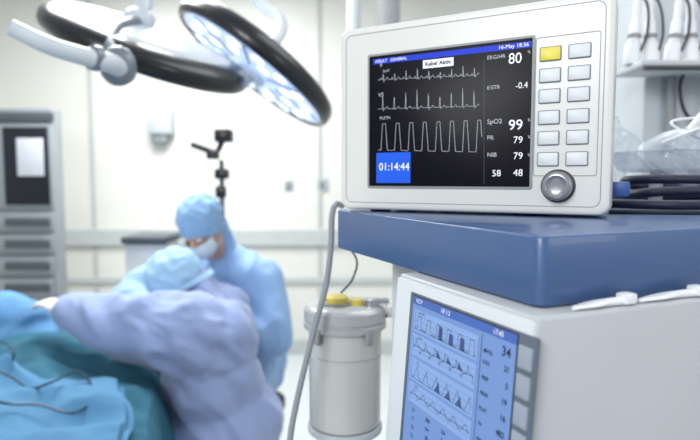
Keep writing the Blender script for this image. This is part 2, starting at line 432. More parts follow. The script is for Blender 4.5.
for py in (52, 120, 137, 155): txt('%', 529, py, 3.0, 'trace', 'unit_label')
for a in (('II', 381, 65, 4), ('V5', 381, 95, 4), ('1mV', 386, 71, 3), ('PLETH', 385, 118, 3)): txt(a[0], a[1], a[2], a[3], 'trace', 'channel_label')
def trace(pts, wpx=1.0, m='trace'):
    b = NB(); ribbon(b, [up(x, y) for x, y in pts], .00046*wpx, hh); build('waveform', b, M[m], scn, MP.X, False)
def yl(x, yl_, yr): return yl_+(yr-yl_)*(x-378)/(482-378)
pts = []
for i in range(260):
    x = 378+i*.39; ph_ = ((x-379)/11.4) % 1; y = 0
    if .10 < ph_ < .22: y = -2*math.sin((ph_-.1)/.12*PI)
    elif .34 < ph_ < .40: y = -10*(1-abs(ph_-.37)/.03)
    elif .40 <= ph_ < .45: y = 2.5*(1-abs(ph_-.425)/.025)
    elif .6 < ph_ < .82: y = -2.2*math.sin((ph_-.6)/.22*PI)
    pts.append((x, yl(x, 80, 75)+y))
trace(pts)
pts = []
for i in range(260):
    x = 378+i*.39; ph_ = ((x-379)/11.4) % 1; y = 0
    if .30 < ph_ < .37: y = -19*(1-abs(ph_-.335)/.035)
    elif .37 <= ph_ < .42: y = 2.5*(1-abs(ph_-.395)/.025)
    elif .6 < ph_ < .82: y = -2*math.sin((ph_-.6)/.22*PI)
    pts.append((x, yl(x, 109, 106)+y))
trace(pts)
pts = []
for i in range(400):
    x = 378+i*.26; ph_ = ((x-376)/13.6) % 1
    if ph_ < .36: y = 1
    elif ph_ < .48: y = 1-(ph_-.36)/.12
    elif ph_ < .70: y = 0
    elif ph_ < .84: y = (ph_-.70)/.14
    else: y = 1
    top = yl(x, 124, 120); bot = yl(x, 150, 152)
    pts.append((x, top+(bot-top)*y))
trace(pts, 1.15, 'trace')
t0 = MP.uv(377, 153); t1 = MP.uv(411, 183)
b = NB(); quad(b, t0[0], t1[1], t1[0], t0[1], .0021); build('time_box', b, M['tbox'], scn, MP.X, False)
txt('01:14:44', 394, 167, 7.8, 'white_e', 'time_text', 'CENTER', .9, 0)
b = NB(); ribbon(b, [up(484, 60), up(484, 184)], .0003, hh); build('divider', b, M['grey_e'], scn, MP.X, False)
q0 = MP.uv(536, 38); q1 = MP.uv(597, 176)
b = NB(); o_ = rr(q0[0], q1[1], q1[0], q0[1], .003, .0005, 4); i_ = rr(q0[0]+.0009, q1[1]+.0009, q1[0]-.0009, q0[1]-.0009, .0022, .0005, 4); loft(b, [o_, i_], cap=False)
build('keypad_outline', b, M['groove'], mon, MP.X)
cL = MP.uv(549, 117)[0]; cR = MP.uv(578, 116)[0]
bw, bh = .0112, .0074
for k, (pl, pr) in enumerate(((54, 51), (75.5, 73), (96.5, 94), (117.5, 116), (138.5, 137), (159, 159))):
    for cx, px, py in ((cL, 549, pl), (cR, 578, pr)):
        v = (MP.uv(549, pl)[1]+MP.uv(578, pr)[1])/2
        b = NB(); slab(b, cx-bw-.0011, v-bh-.0011, cx+bw+.0011, v+bh+.0011, -.001, .0010, .0018, .0003)
        build('button_rim', b, M['btnrim'], mon, MP.X)
        b = NB(); slab(b, cx-bw, v-bh, cx+bw, v+bh, .0005, .0024, .0012, .0006)
        yy = (k == 0 and px == 549)
        build('button', b, M['yellow'] if yy else M['btn'], mon, MP.X, label='yellow alarm button' if yy else None)
kc = MP.uv(558, 186)
KX = MP.X @ Matrix.Translation((kc[0], kc[1], 0))
b = NB(); lathe(b, [(.0195, -.001), (.0195, .001), (.0188, .002), (.018, .002)], KX, 48); build('knob_ring', b, M['knobd'], mon)
b = NB(); lathe(b, [(.0168, .001), (.0168, .010), (.0160, .0135), (.0145, .0148), (.0120, .0150), (.0110, .0140), (.006, .0130), (.0, .0128)], KX, 48); build('knob', b, M['knob'], mon)
b = NB(); c = A+ux*(WM+.006)+MP.n*(-.055)+V3((0, 0, .030)); box(b, c, (.022, .03, .018), .003, rz=math.atan2(ux.y, ux.x)); build('side_connector', b, M['bluecon'], mon)

# ------------------------------------------------------------------ clips on the ledge of the machine
def clip(x0, x1, label):
    c = mw((x0+x1)/2, .009, ZT+.0005); L = x1-x0
    t = thing('lead_clip', label, 'clip', c, ROT, 'white clips under the shelf edge')
    b = NB(); s = []
    for i in range(25):
        f = i/24; x = x0+L*f; w = .0036+.0034*math.sin(min(1, f*1.5)*PI)**2+.0015*(f > .82); hgt = .0018+.0018*math.sin(min(f*1.3, 1)*PI/2)**2
        yo = .003*math.sin(f*PI*1.6)
        e = .4 if i in (0, 24) else 1
        s.append([mw(x, .007+yo*.5+w*e*math.cos(a*2*PI/12), ZT+.0006+hgt*e*(1+math.sin(a*2*PI/12))) for a in range(12)])
    loft(b, s); build('strap', b, M['whitep'], t)
    b = NB(); p = mw(x1-.007, .006, ZT+.001); box(b, p+V3((0, 0, .005)), (.013, .012, .009), .002, rz=ROT); build('jaw', b, M['whitep'], t)
clip(.040, .104, 'white plastic clip lying under the blue shelf, nearer the corner of the machine')
clip(.112, .19, 'white plastic clip under the blue shelf, cut off by the right picture edge')

# ------------------------------------------------------------------ things on the shelf right of the monitor
def sh(px, py, z=ZS):
    d = ray(px, py); t = (z-CAM.z)/d.z; return CAM+d*t
pts = [(.36, .30, .012), (.42, .20, .012), (.52, .17, .014), (.62, .20, .016), (.68, .30, .018), (.58, .38, .014), (.46, .36, .014), (.42, .25, .028), (.52, .21, .032), (.64, .24, .034), (.66, .33, .034), (.54, .36, .034), (.44, .30, .046), (.52, .20, .046), (.66, .22, .040), (.77, .30, .012)]
b = NB(); tube(b, [mw(x, y, ZS+z-.002) for x, y, z in pts], .0070, 10, 10)
tag(build('coiled_cable', b, M['navycable']), 'thick dark navy cable coiled on the blue shelf right of the monitor', 'cable')
b = NB(); pts = [(.30, .21, .004), (.40, .15, .004), (.50, .17, .004), (.60, .13, .004), (.70, .18, .004), (.78, .15, .004)]
tube(b, [mw(x, y, ZS+z-.001) for x, y, z in pts], .0030, 8, 10)
tag(build('thin_cable', b, M['rubber']), 'thin black cable lying along the front of the blue shelf', 'cable')
tc_ = mw(.60, .31, ZS+.056)
tr = thing('clear_tray', 'clear plastic tray full of tubing on the shelf right of the monitor', 'tray', tc_, ROT)
b = NB(); s = []
TX = axes(tc_, XD, YD, V3((0, 0, 1)))
for ins, z in ((.02, 0), (.012, .004), (.0, .030), (-.008, .032), (-.008, .034), (.002, .033), (.014, .007), (.022, .003)):
    s.append(rr(-.13+ins, -.075+ins, .14-ins, .075-ins, .02, z, 5))
loft(b, s); build('shell', b, M['clear2'], tr, TX)
for x in (-.09, .10):
    b = NB(); cyl(b, tc_+XD*x-V3((0, 0, .056)), tc_+XD*x+V3((0, 0, .004)), .010); build('support_post', b, M['paintgrey'], tr)
def bmask(off, rx, rz_, label, sc=1.0):
    mc = tc_+XD*off[0]+YD*off[1]+V3((0, 0, off[2]))
    mk = thing('breathing_mask', label, 'mask', mc, ROT)
    MX = axes(mc, XD, YD, V3((0, 0, 1))) @ Matrix.Rotation(math.radians(rz_), 4, 'Z') @ Matrix.Rotation(math.radians(rx), 4, 'X') @ Matrix.Scale(sc, 4)
    b = NB()
    lathe(b, [(.048, .0), (.052, .008), (.048, .018), (.040, .035), (.026, .052), (.014, .058), (.013, .075), (.015, .078)], MX @ Matrix.Diagonal((1.15, .95, 1, 1)), 32, cap=False)
    build('dome', b, M['clear'], mk)
    b = NB(); tube(b, [MX @ V3((math.cos(a)*.057, math.sin(a)*.047, .0)) for a in [i*2*PI/24 for i in range(25)]], .007, 10, 2); build('cushion', b, M['clear'], mk)
    b = NB(); lathe(b, [(.017, .062), (.017, .088), (.0135, .088), (.0135, .062), (.017, .062)], MX, 24, cap=False); build('port', b, M['whitep'], mk)
bmask((-.055, 0, .016), 42, 0, 'clear dome shaped breathing mask lying at the left in the plastic tray')
bmask((.055, .02, .040), 75, -25, 'clear breathing mask tipped on its side at the right in the plastic tray', .9)
b = NB()
pts = [tc_+XD*(-.02)-YD*.05+V3((0, 0, .02)), tc_+XD*.03-YD*.055+V3((0, 0, .03)), tc_+XD*.09-YD*.05+V3((0, 0, .035)), tc_+XD*.12-YD*.01+V3((0, 0, .055)), tc_+XD*.07+YD*.01+V3((0, 0, .080)), tc_+XD*.10+YD*.03+V3((0, 0, .09)), tc_+XD*.17+V3((0, 0, .05))]
tube(b, pts, .010, 12, 30, rfun=lambda t: .010+.0022*math.sin(t*PI*2*30))
tag(build('corrugated_hose', b, M['clear']), 'clear corrugated breathing hose heaped over the plastic tray', 'hose')
b = NB()
pts = [tc_-XD*.12-YD*.03+V3((0, 0, .045)), tc_-XD*.05-YD*.06+V3((0, 0, .070)), tc_+XD*.02-YD*.05+V3((0, 0, .055)), tc_+XD*.06-YD*.03+V3((0, 0, .085)), tc_+XD*.0+V3((0, 0, .09)), tc_-XD*.06+V3((0, 0, .078)), tc_-XD*.02-YD*.055+V3((0, 0, .04)), tc_+XD*.10-YD*.07+V3((0, 0, .028))]
tube(b, pts, .0022, 8, 12)
tag(build('oxygen_tube', b, M['whitep']), 'thin whitish tube looped over the clear masks in the tray', 'tube')
b = NB(); c = mw(.49, .40, ZS+.12); ell(b, c, (.04, .02, .035)); ell(b, c+XD*.04-V3((0, 0, .02)), (.035, .02, .03)); ell(b, c-V3((0, 0, .06)), (.04, .02, .05))
b = remesh(b, .004, 2); wrinkle(b, .007, (34, 34, 34), 2)
tag(build('plastic_bag', b, M['clear2']), 'crumpled clear plastic bag between the monitor and the tray', 'bag')

# ------------------------------------------------------------------ equipment column on the right, with rail and tubes
Yc = 1.42
pc = thing('supply_column', 'pale grey medical supply column standing behind the right end of the shelf', 'equipment column', (1.12, Yc+.12, 0))
b = NB(); box(b, (1.12, Yc+.12, 1.15), (.76, .22, 2.3), .012); build('body', b, M['colgrey'], pc)
z = P(655, 64, 1.3).z
b = NB(); box(b, (1.05, Yc-.06, z), (.78, .14, .016), .004); build('ledge', b, M['paintgrey'], pc)
zl = z+.008
b = NB(); cyl(b, V3((.66, Yc-.14, z-.012)), V3((1.44, Yc-.14, z-.012)), .006); build('rail', b, M['knobd'], pc)
b = NB(); cyl(b, V3((.80, Yc-.005, 1.25)), V3((.80, Yc-.005, z-.01)), .012); build('riser_pipe', b, M['groove'], pc)
for k, (px, nm) in enumerate(((631, 'leftmost of the four slim white nozzles on the grey ledge'), (651, 'second from the left of the slim white nozzles on the grey ledge'), (671, 'third from the left of the slim white nozzles on the grey ledge'), (691, 'rightmost slim white nozzle on the grey ledge at the picture edge'))):
    p = P(px, 60, Yc-.07); p.z = zl
    t = thing('plastic_nozzle', nm, 'nozzle', p, 0, 'white nozzles on the column ledge')
    X = Matrix.Translation(p) @ Matrix.Rotation(math.radians((5, -3, 6, -3)[k]), 4, 'Y')
    b = NB(); lathe(b, [(.016, 0), (.018, .008), (.018, .045), (.012, .056), (.012, .10), (.009, .105), (.009, .15)], X, 24); build('body', b, M['whitep'], t)
    b = NB(); lathe(b, [(.0125, .062), (.0155, .064), (.0155, .070), (.0125, .072)], X, 24); build('grip_band', b, M['groove'], t)
    b = NB(); tube(b, [X @ V3((.012, -.014, .03)), X @ V3((.020, -.018, .07)), X @ V3((.018, -.012, .13)), X @ V3((.004, 0, .17))], .003, 8); build('lever', b, M['knobd'], t)
b = NB()
tube(b, [P(688, 66, Yc-.03), P(680, 85, Yc-.03), P(684, 110, Yc-.03), P(697, 122, Yc-.03), P(712, 110, Yc-.03), P(716, 80, Yc-.03)], .004, 8)
tag(build('hanging_cable', b, M['navycable']), 'dark thin cable looping down from the grey ledge at the right', 'cable')

# ------------------------------------------------------------------ suction canister and hose
Yk = .97; kc_ = P(345, 421, Yk)
ca = thing('suction_canister', 'white suction canister with yellow port standing left of the machine', 'canister', kc_)
X = Matrix.Translation(kc_)
hb = P(345, 324, Yk).z-kc_.z; hl = P(345, 303, Yk).z-kc_.z
b = NB(); lathe(b, [(.058, 0), (.062, .003), (.063, .010), (.064, hb-.01), (.064, hb)], X, 48); build('jar', b, M['can'], ca)
b = NB(); lathe(b, [(.0655, hb-.004), (.0725, hb-.002), (.0725, hb+.006), (.0700, hb+.008), (.0700, hb+.012), (.0725, hb+.013), (.0715, hl-.008), (.067, hl-.003), (.060, hl), (.0, hl+.001)], X, 48); build('lid', b, M['canlid'], ca)
b = NB(); lathe(b, [(.026, hl), (.026, hl+.004), (.021, hl+.005)], X @ Matrix.Translation((-.014, -.012, 0)), 32); build('port_collar', b, M['steel'], ca)
b = NB(); lathe(b, [(.020, hl+.002), (.020, hl+.013), (.017, hl+.016), (.010, hl+.017), (.0, hl+.017)], X @ Matrix.Translation((-.014, -.012, 0)), 28); build('port_cap', b, M['ylw'], ca, label='yellow port cap')
b = NB(); p = kc_+V3((.020, -.014, hl)); cyl(b, p-V3((0, 0, .002)), p+V3((0, 0, .010)), .014, .012); build('port_cap', b, M['ylw'], ca, label='small yellow port cap')
b = NB(); p = kc_+V3((.046, -.018, hl-.004)); cyl(b, p, p+V3((0, 0, .014)), .012); box(b, p+V3((.012, 0, .012)), (.036, .016, .008), .002); build('side_port', b, M['steel'], ca)
b = NB(); p = kc_+V3((.06, -.01, hl-.012)); cyl(b, p, p+V3((.045, .01, .0)), .008); cyl(b, p+V3((.012, .002, 0)), p+V3((.020, .004, 0)), .012); build('side_connector', b, M['can'], ca)
b = NB(); box(b, kc_+V3((.040, -.060, hb-.008)), (.012, .010, .026), .003, rz=.5); build('lid_clamp', b, M['groove'], ca)
b = NB(); box(b, kc_+V3((-.045, -.056, hb-.008)), (.012, .010, .026), .003, rz=-.6); build('lid_clamp', b, M['groove'], ca)
b = NB(); lathe(b, [(.0643, hb*.72), (.0650, hb*.722), (.0650, hb*.728), (.0643, hb*.73)], X, 40); build('band', b, M['canlid'], ca)
ts = thing('canister_stand', 'small grey stand carrying the suction canister beside the machine', 'stand', (kc_.x, kc_.y, 0))
KS = Matrix.Translation((kc_.x, kc_.y, 0))
b = NB(); lathe(b, [(.060, kc_.z-.016), (.066, kc_.z-.012), (.066, kc_.z-.004), (.064, kc_.z-.0005)], KS, 40); build('tray', b, M['colgrey'], ts)
b = NB(); cyl(b, V3((kc_.x, kc_.y, .04)), V3((kc_.x, kc_.y, kc_.z-.016)), .018); build('pole', b, M['steel'], ts)
b = NB(); lathe(b, [(.11, 0), (.11, .02), (.10, .03), (.03, .045)], KS, 40); build('base', b, M['paintgrey'], ts)
b = NB()
tube(b, [P(342, 206, .99), P(336, 204, .93), P(332, 216, .91), P(331, 245, .90), P(326, 285, .89), P(314, 330, .88), P(304, 370, .87), P(295, 410, .86), P(290, 440, .85), P(286, 500, .84), P(290, 600, .86), P(300, 800, .95)], .0050, 12, 10)
tag(build('grey_hose', b, M['hose']), 'long grey hose hanging down from the left end of the shelf', 'hose')
b = NB(); tube(b, [P(349, 246, 1.0), P(357, 262, 1.0), P(352, 280, 1.0), P(341, 293, .98)], .0018, 8)
tag(build('thin_wire', b, M['rubber']), 'short black wire curling above the yellow canister port', 'wire')

# ------------------------------------------------------------------ surgical lamps
def lamp(label, c, nl, R, tilt_ref, thick=1.0):
    z = -nl.normalized(); x = (tilt_ref-z*tilt_ref.dot(z)).normalized(); y = z.cross(x)
    k = R/.34; X = axes(c, x, y, z) @ Matrix.Diagonal((k, k, k*thick, 1))
    t = thing('surgical_lamp', label, 'surgical lamp', c)
    b = NB(); lathe(b, [(.318, -.020), (.326, -.023), (.334, -.017), (.340, -.004), (.338, .022), (.326, .038), (.300, .050), (.262, .054), (.302, -.014), (.318, -.020)], X, 72, cap=False)
    build('rim', b, M['lampblack'], t)
    b = NB(); lathe(b, [(.316, -.016), (.268, -.020), (.0, -.022)], X, 64); ln = build('lens', b, M['lens'], t)
    for rad, n in ((.17, 8), (.252, 16)):
        for i in range(n):
            a = 2*PI*(i+.5)/n; b = NB(); lathe(b, [(.027, -.0195), (.025, -.0235), (.0, -.0245)], X @ Matrix.Translation((rad*math.cos(a), rad*math.sin(a), 0)), 16)
            build('led', b, M['led'], ln)
    for i in range(8):
        a = 2*PI*i/8; b = NB(); box(b, (0, 0, 0), (.20, .008, .004), .001, mat4=Matrix.Rotation(a, 4, 'Z') @ Matrix.Translation((.205, 0, -.0225)))
        build('segment_divider', b, M['lampgrey'], ln, X)
    b = NB(); lathe(b, [(.275, .040), (.262, .054), (.20, .066), (.12, .074), (.05, .079), (.0, .080)], X, 64); build('back_shell', b, M['lampwhite'], t)
    b = NB(); cyl(b, X @ V3((0, 0, -.04)), X @ V3((0, 0, -.020)), .06*k); cyl(b, X @ V3((0, 0, -.08)), X @ V3((0, 0, -.04)), .018*k, .022*k); build('sterile_handle', b, M['lampwhite'], t)
    return t, X, k
c1 = P(256, 68, 2.2)
L2, X2, k2 = lamp('surgical lamp with glowing white face, right one of the pair overhead', c1, V3((-.58, -.13, -.80)), .345, V3((.80, 0, -.60)), 1.1)
b = NB(); hub = X2 @ V3((0, 0, .07))
tube(b, [hub, hub+V3((.04, .10, .14)), V3((hub.x-.10, hub.y+.16, hub.z+.30)), V3((hub.x-.2, hub.y+.16, 2.7)), V3((hub.x-.2, hub.y+.16, 3.0))], .024, 14); build('suspension_arm', b, M['lampwhite'], L2)
c2 = P(150, 50, 1.78)
L1, X1, k1 = lamp('surgical lamp seen from its white back with black rim, left one overhead', c2, V3((-.37, .25, -.90)), .315, V3((.93, 0, -.37)), .95)
b = NB(); hub = X1 @ V3((-.06, 0, .08)); ell(b, hub, (.05, .05, .04))
tube(b, [hub, hub+V3((.01, .03, .10)), V3((hub.x+.03, hub.y+.05, 2.4)), V3((hub.x+.03, hub.y+.05, 3.0))], .028, 14); build('suspension_arm', b, M['lampwhite'], L1)
b = NB(); tube(b, [P(128, 74, 1.44), P(112, 64, 1.38), P(90, 58, 1.34), P(50, 46, 1.28), P(10, 27, 1.24)], .02, 16, 8, rfun=lambda t: .026-.008*t); build('positioning_handle', b, M['lampwhite'], L1)
b = NB(); ell(b, P(118, 66, 1.42), (.046, .036, .050)); build('handle_joint', b, M['lampgrey'], L1)
b = NB(); tube(b, [P(118, 60, 1.45), P(110, 44, 1.50), P(118, 28, 1.60), P(136, 22, 1.72)], .018, 12); build('joint_bracket', b, M['lampgrey'], L1)
b = NB(); cyl(b, P(98, 59, 1.360), P(91, 57, 1.345), .030); build('joint_ring', b, M['lampgrey'], L1)

# ------------------------------------------------------------------ background equipment
xl, xr = P(-30, 200, 3.6).x, P(54, 200, 3.6).x; zt = P(30, 108, 3.6).z
cb_ = thing('glass_cabinet', 'tall grey cabinet with dark glass door and white notice at far left', 'cabinet', ((xl+xr)/2, 3.67, 0))
b = NB(); box(b, ((xl+xr)/2, 3.67, zt/2), (xr-xl, .14, zt), .012); build('body', b, M['cab'], cb_)
def cpl(px0, py0, px1, py1, y, d, m, nm, bev=.006, parent=cb_, label=None):
    p = P(px0, py0, y); q = P(px1, py1, y); b = NB()
    box(b, ((p.x+q.x)/2, y+d/2, (p.z+q.z)/2), (abs(q.x-p.x), d, abs(p.z-q.z)), bev); return build(nm, b, m, parent, label=label)
dr = cpl(-24, 124, 53, 208, 3.575, .024, M['cab'], 'door')
g = cpl(2, 127, 50, 205, 3.566, .008, M['cabglass'], 'door_glass', .001, dr)
cpl(16, 138, 44, 176, 3.556, .006, M['paper'], 'paper_notice', .001, dr, 'white paper notice')
cpl(-24, 112, 53, 122, 3.58, .018, M['cabd'], 'top_strip')
for k in range(4):
    d_ = cpl(-20, 213+22*k, 53, 231+22*k, 3.572, .026, M['cab'], 'drawer')
    cpl(4, 218+22*k, 49, 226+22*k, 3.552, .018, M['cabd'], 'handle', .004, d_)
wb = thing('wall_box', 'small light grey dispenser box on the wall above the surgeons', 'wall box', P(158, 140, WY-.05))
cpl(146, 106, 171, 134, WY-.13, .125, M['colgrey'], 'casing', .02, wb); cpl(151, 134, 166, 143, WY-.10, .08, M['cab'], 'nozzle', .01, wb)
for (a, b_, c, d_, l) in ((316, 178, 328, 191, 'small grey switch plate on the wall, nearer to the monitor'), (284, 180, 293, 190, 'tiny pale switch plate on the wall behind the seated surgeon')):
    t = thing('switch_plate', l, 'switch', P((a+c)/2, d_, WY)); cpl(a, b_, c, d_, WY-.015, .014, M['colgrey'], 'plate', .003, t); cpl((a+c)/2-3, (b_+d_)/2-4, (a+c)/2+3, (b_+d_)/2+4, WY-.02, .006, M['cab'], 'rocker', .001, t)
Ys = 3.2; p0 = P(222, 195, Ys)
st = thing('equipment_stand', 'black jointed device on a slim pole behind the surgeon in light blue', 'equipment stand', (p0.x, Ys, 0))
b = NB(); cyl(b, V3((p0.x, Ys, .05)), V3((p0.x, Ys, P(222, 160, Ys).z)), .014); build('pole', b, M['cabd'], st)
b = NB(); lathe(b, [(.26, 0), (.26, .03), (.22, .045), (.03, .06)], Matrix.Translation((p0.x, Ys, 0)), 40); build('base', b, M['cabd'], st)
b = NB(); box(b, P(224, 136, Ys), (.10, .09, .075), .012); build('upper_head', b, M['lampblack'], st)
b = NB(); tube(b, [P(222, 142, Ys), P(216, 152, Ys-.02), P(204, 149, Ys-.04), P(191, 144, Ys-.05)], .017, 12); build('arm', b, M['lampblack'], st)
for p, s_ in ((P(213, 155, Ys-.03), (.07, .06, .05)), (P(222, 174, Ys), (.08, .06, .06)), (P(221, 192, Ys), (.06, .05, .07))):
    b = NB(); box(b, p, s_, .012); build('joint_block', b, M['lampblack'], st)
tp = P(146, 236, 3.0)
tl = thing('instrument_trolley', 'white instrument trolley standing behind the surgeons near the wall', 'trolley', (tp.x, 3.1, 0))
b = NB(); box(b, (tp.x, 3.1, tp.z-.02), (.24, .3, .04), .01); build('top', b, M['cabd'], tl)
b = NB(); box(b, (tp.x, 3.1, (tp.z-.04+.1)/2), (.21, .27, tp.z-.04-.1), .012); build('body', b, M['paintgrey'], tl)
for dx in (-.08, .08):
    for dy in (-.1, .1):
        b = NB(); cyl(b, V3((tp.x+dx-.012, 3.1+dy, .04)), V3((tp.x+dx+.012, 3.1+dy, .04)), .04); cyl(b, V3((tp.x+dx, 3.1+dy, .05)), V3((tp.x+dx, 3.1+dy, .11)), .01); build('caster', b, M['rubber'], tl)
for px, r, m, l in ((354, .035, 'paintgrey', 'slim pale ceiling column above the monitor, left of a darker one'), (388, .06, 'groove', 'thick grey ceiling column above the monitor')):
    c = P(px, 20, 2.9); t = thing('ceiling_column', l, 'ceiling column', (c.x, c.y, 1.9)); CX = Matrix.Translation((c.x, c.y, 0))
    b = NB(); cyl(b, V3((c.x, c.y, 1.95)), V3((c.x, c.y, 2.98)), r, n=32); build('shaft', b, M[m], t)
    b = NB(); lathe(b, [(r*.7, 1.90), (r*1.25, 1.92), (r*1.25, 1.98), (r, 2.0)], CX, 32); build('end_collar', b, M['cabd'], t)
    b = NB(); lathe(b, [(r*1.2, 2.95), (r*1.9, 2.97), (r*1.9, 3.0)], CX, 32); build('ceiling_flange', b, M['paintgrey'], t)

# ------------------------------------------------------------------ operating table and drapes
ot = thing('operating_table', 'operating table hidden under the teal and blue drapes', 'operating table', (-1.2, 1.75, 0))
b = NB(); box(b, (-1.22, 1.68, .64), (.60, 1.2, .06), .02); build('tabletop', b, M['rubber'], ot)
b = NB(); box(b, (-1.2, 1.85, .35), (.26, .34, .56), .03); build('column', b, M['steel'], ot)
b = NB(); box(b, (-1.2, 1.85, .05), (.5, .9, .10), .03); build('base', b, M['paintgrey'], ot)
def ridge(x): return 1-math.sqrt(x*x+.004)*3
def zdr(x, y):
    m = .760 + .080*math.exp(-((x+1.20)/.36)**2)*(.45+.55*math.exp(-((y-2.1)/.45)**2))
    p = V3((x*3+y*2.4, y*4-x, .3)); p2 = V3((x*7-y*3, y*9, 1.3))
    m += .032*ridge(noise.noise(p))+.013*ridge(noise.noise(p2))
    return m
def grid_cloth(nx, ny, f):
    b = NB(); g = [[b.verts.new(f(i/(nx-1), j/(ny-1))) for i in range(nx)] for j in range(ny)]
    for j in range(ny-1):
        for i in range(nx-1): b.faces.new((g[j][i], g[j][i+1], g[j+1][i+1], g[j+1][i]))
    return b
def edge(y): return -.70+(1.9-y)*.36-.02*math.sin(y*9)
def drape(s, t):
    y = 1.0+1.4*t; e = .08; xe = edge(y)
    if s < e:
        k = 1-s/e; x = -1.66-.05*k; z = zdr(-1.66, y)-.35*k
    elif s > .62:
        k = (s-.62)/.38; a = min(1, k*4)
        x = xe+.045*math.sin(a*PI/2)+.05*k+.034*k*math.sin(y*24)+.012*math.sin(k*9+y*5); z = zdr(xe, y)-.03-.50*k**1.1-.02*a
    else:
        k = (s-e)/(.62-e); x = -1.66+(xe+1.66)*k; z = zdr(x, y)-.03*max(0, (k-.85)/.15)**2
    if t < .06: z -= (1-t/.06)*.2
    if t > .95: z -= (t-.95)/.05*.2
    return V3((x, y, z))
b = grid_cloth(160, 180, drape)
tag(build('teal_drape', b, M['teal']), 'teal surgical drape covering the patient and hanging off the table', 'drape')
def bs(s, t):
    xr_ = edge(1.1+.65*t)-.005-.03*t+.02*math.sin(t*11); x = -1.70+(xr_+1.70)*s
    ymax = 1.80-.10*s*s+.035*math.sin(x*9); y = 1.02+(ymax-1.02)*t
    q = V3((x*5+y*3, y*7, 4))
    return V3((x, y, zdr(x, y)+.030+.018*ridge(noise.noise(q))-.022*(s > .98)-.022*(t > .98)))
b = grid_cloth(150, 130, bs)
tag(build('blue_sheet', b, M['bsheet']), 'light blue sheet over the near end of the teal drape', 'sheet')
def onS(px, py, lift=.062):
    z = .80
    for _ in range(14):
        q = sh(px, py, z); z = zdr(q.x, q.y)+lift
    return sh(px, py, z)
b = NB(); tube(b, [onS(x, y) for x, y in ((-14, 366), (10, 376), (30, 388), (52, 382), (76, 372), (92, 386), (90, 403), (70, 413), (40, 405), (10, 404), (-12, 399))], .0036, 8, 8)
tag(build('drain_tube', b, M['tube']), 'dark tube curling across the blue sheet in a loop', 'tube')
b = NB(); tube(b, [onS(x, y) for x, y in ((-14, 340), (4, 343), (14, 353), (8, 366), (-12, 370))], .0036, 8, 8)
tag(build('small_tube', b, M['tube']), 'short dark tube loop at the left end of the teal drape', 'tube')
b = NB()
c = P(8, 316, 2.2); ell(b, c, (.15, .13, .09)); ell(b, c+V3((-.12, -.04, .0)), (.13, .12, .10)); ell(b, c+V3((.02, -.02, -.10)), (.19, .14, .12))
b = remesh(b, .012, 4); wrinkle(b, .014, (6, 6, 10), 5)
tag(build('folded_drape', b, M['ldrape']), 'bundle of light blue drape heaped at the far left of the table', 'drape')

# ------------------------------------------------------------------ people
def hand(bm, wrist, d, n, inf=0, curl=.5, thumb_side=1):
    d = d.normalized(); n = (n-d*n.dot(d)).normalized(); w = d.cross(n)*thumb_side
    X = axes(wrist, w, d, n)
    ell(bm, (0, .045, 0), (.040+inf, .050+inf, .016+inf), X)
    ell(bm, (0, .005, 0), (.028+inf, .03+inf, .02+inf), X)
    for i, (off, L, r) in enumerate(((.029, .068, .0088), (.010, .077, .009), (-.010, .072, .0088), (-.028, .056, .0078))):
        p = X @ V3((off, .082, 0)); a = 0; pts = [(X @ V3((off*.9, .05, 0)), r+inf), (p, r+inf)]
        for s_, fr in enumerate((.42, .32, .26)):
            a += curl*(.8 if s_ == 0 else .9)
            p = p+(d*math.cos(a)+n*math.sin(a)+w*off*1.5)*L*fr; pts.append((p, (r-.0009*(s_+1))+inf))
        chain(bm, pts)
    chain(bm, [(X @ V3((.026, .018, .002)), .012+inf), (X @ V3((.048, .042, .012)), .0105+inf), (X @ V3((.058, .066, .024)), .0095+inf), (X @ V3((.056, .088, .034)), .008+inf)])
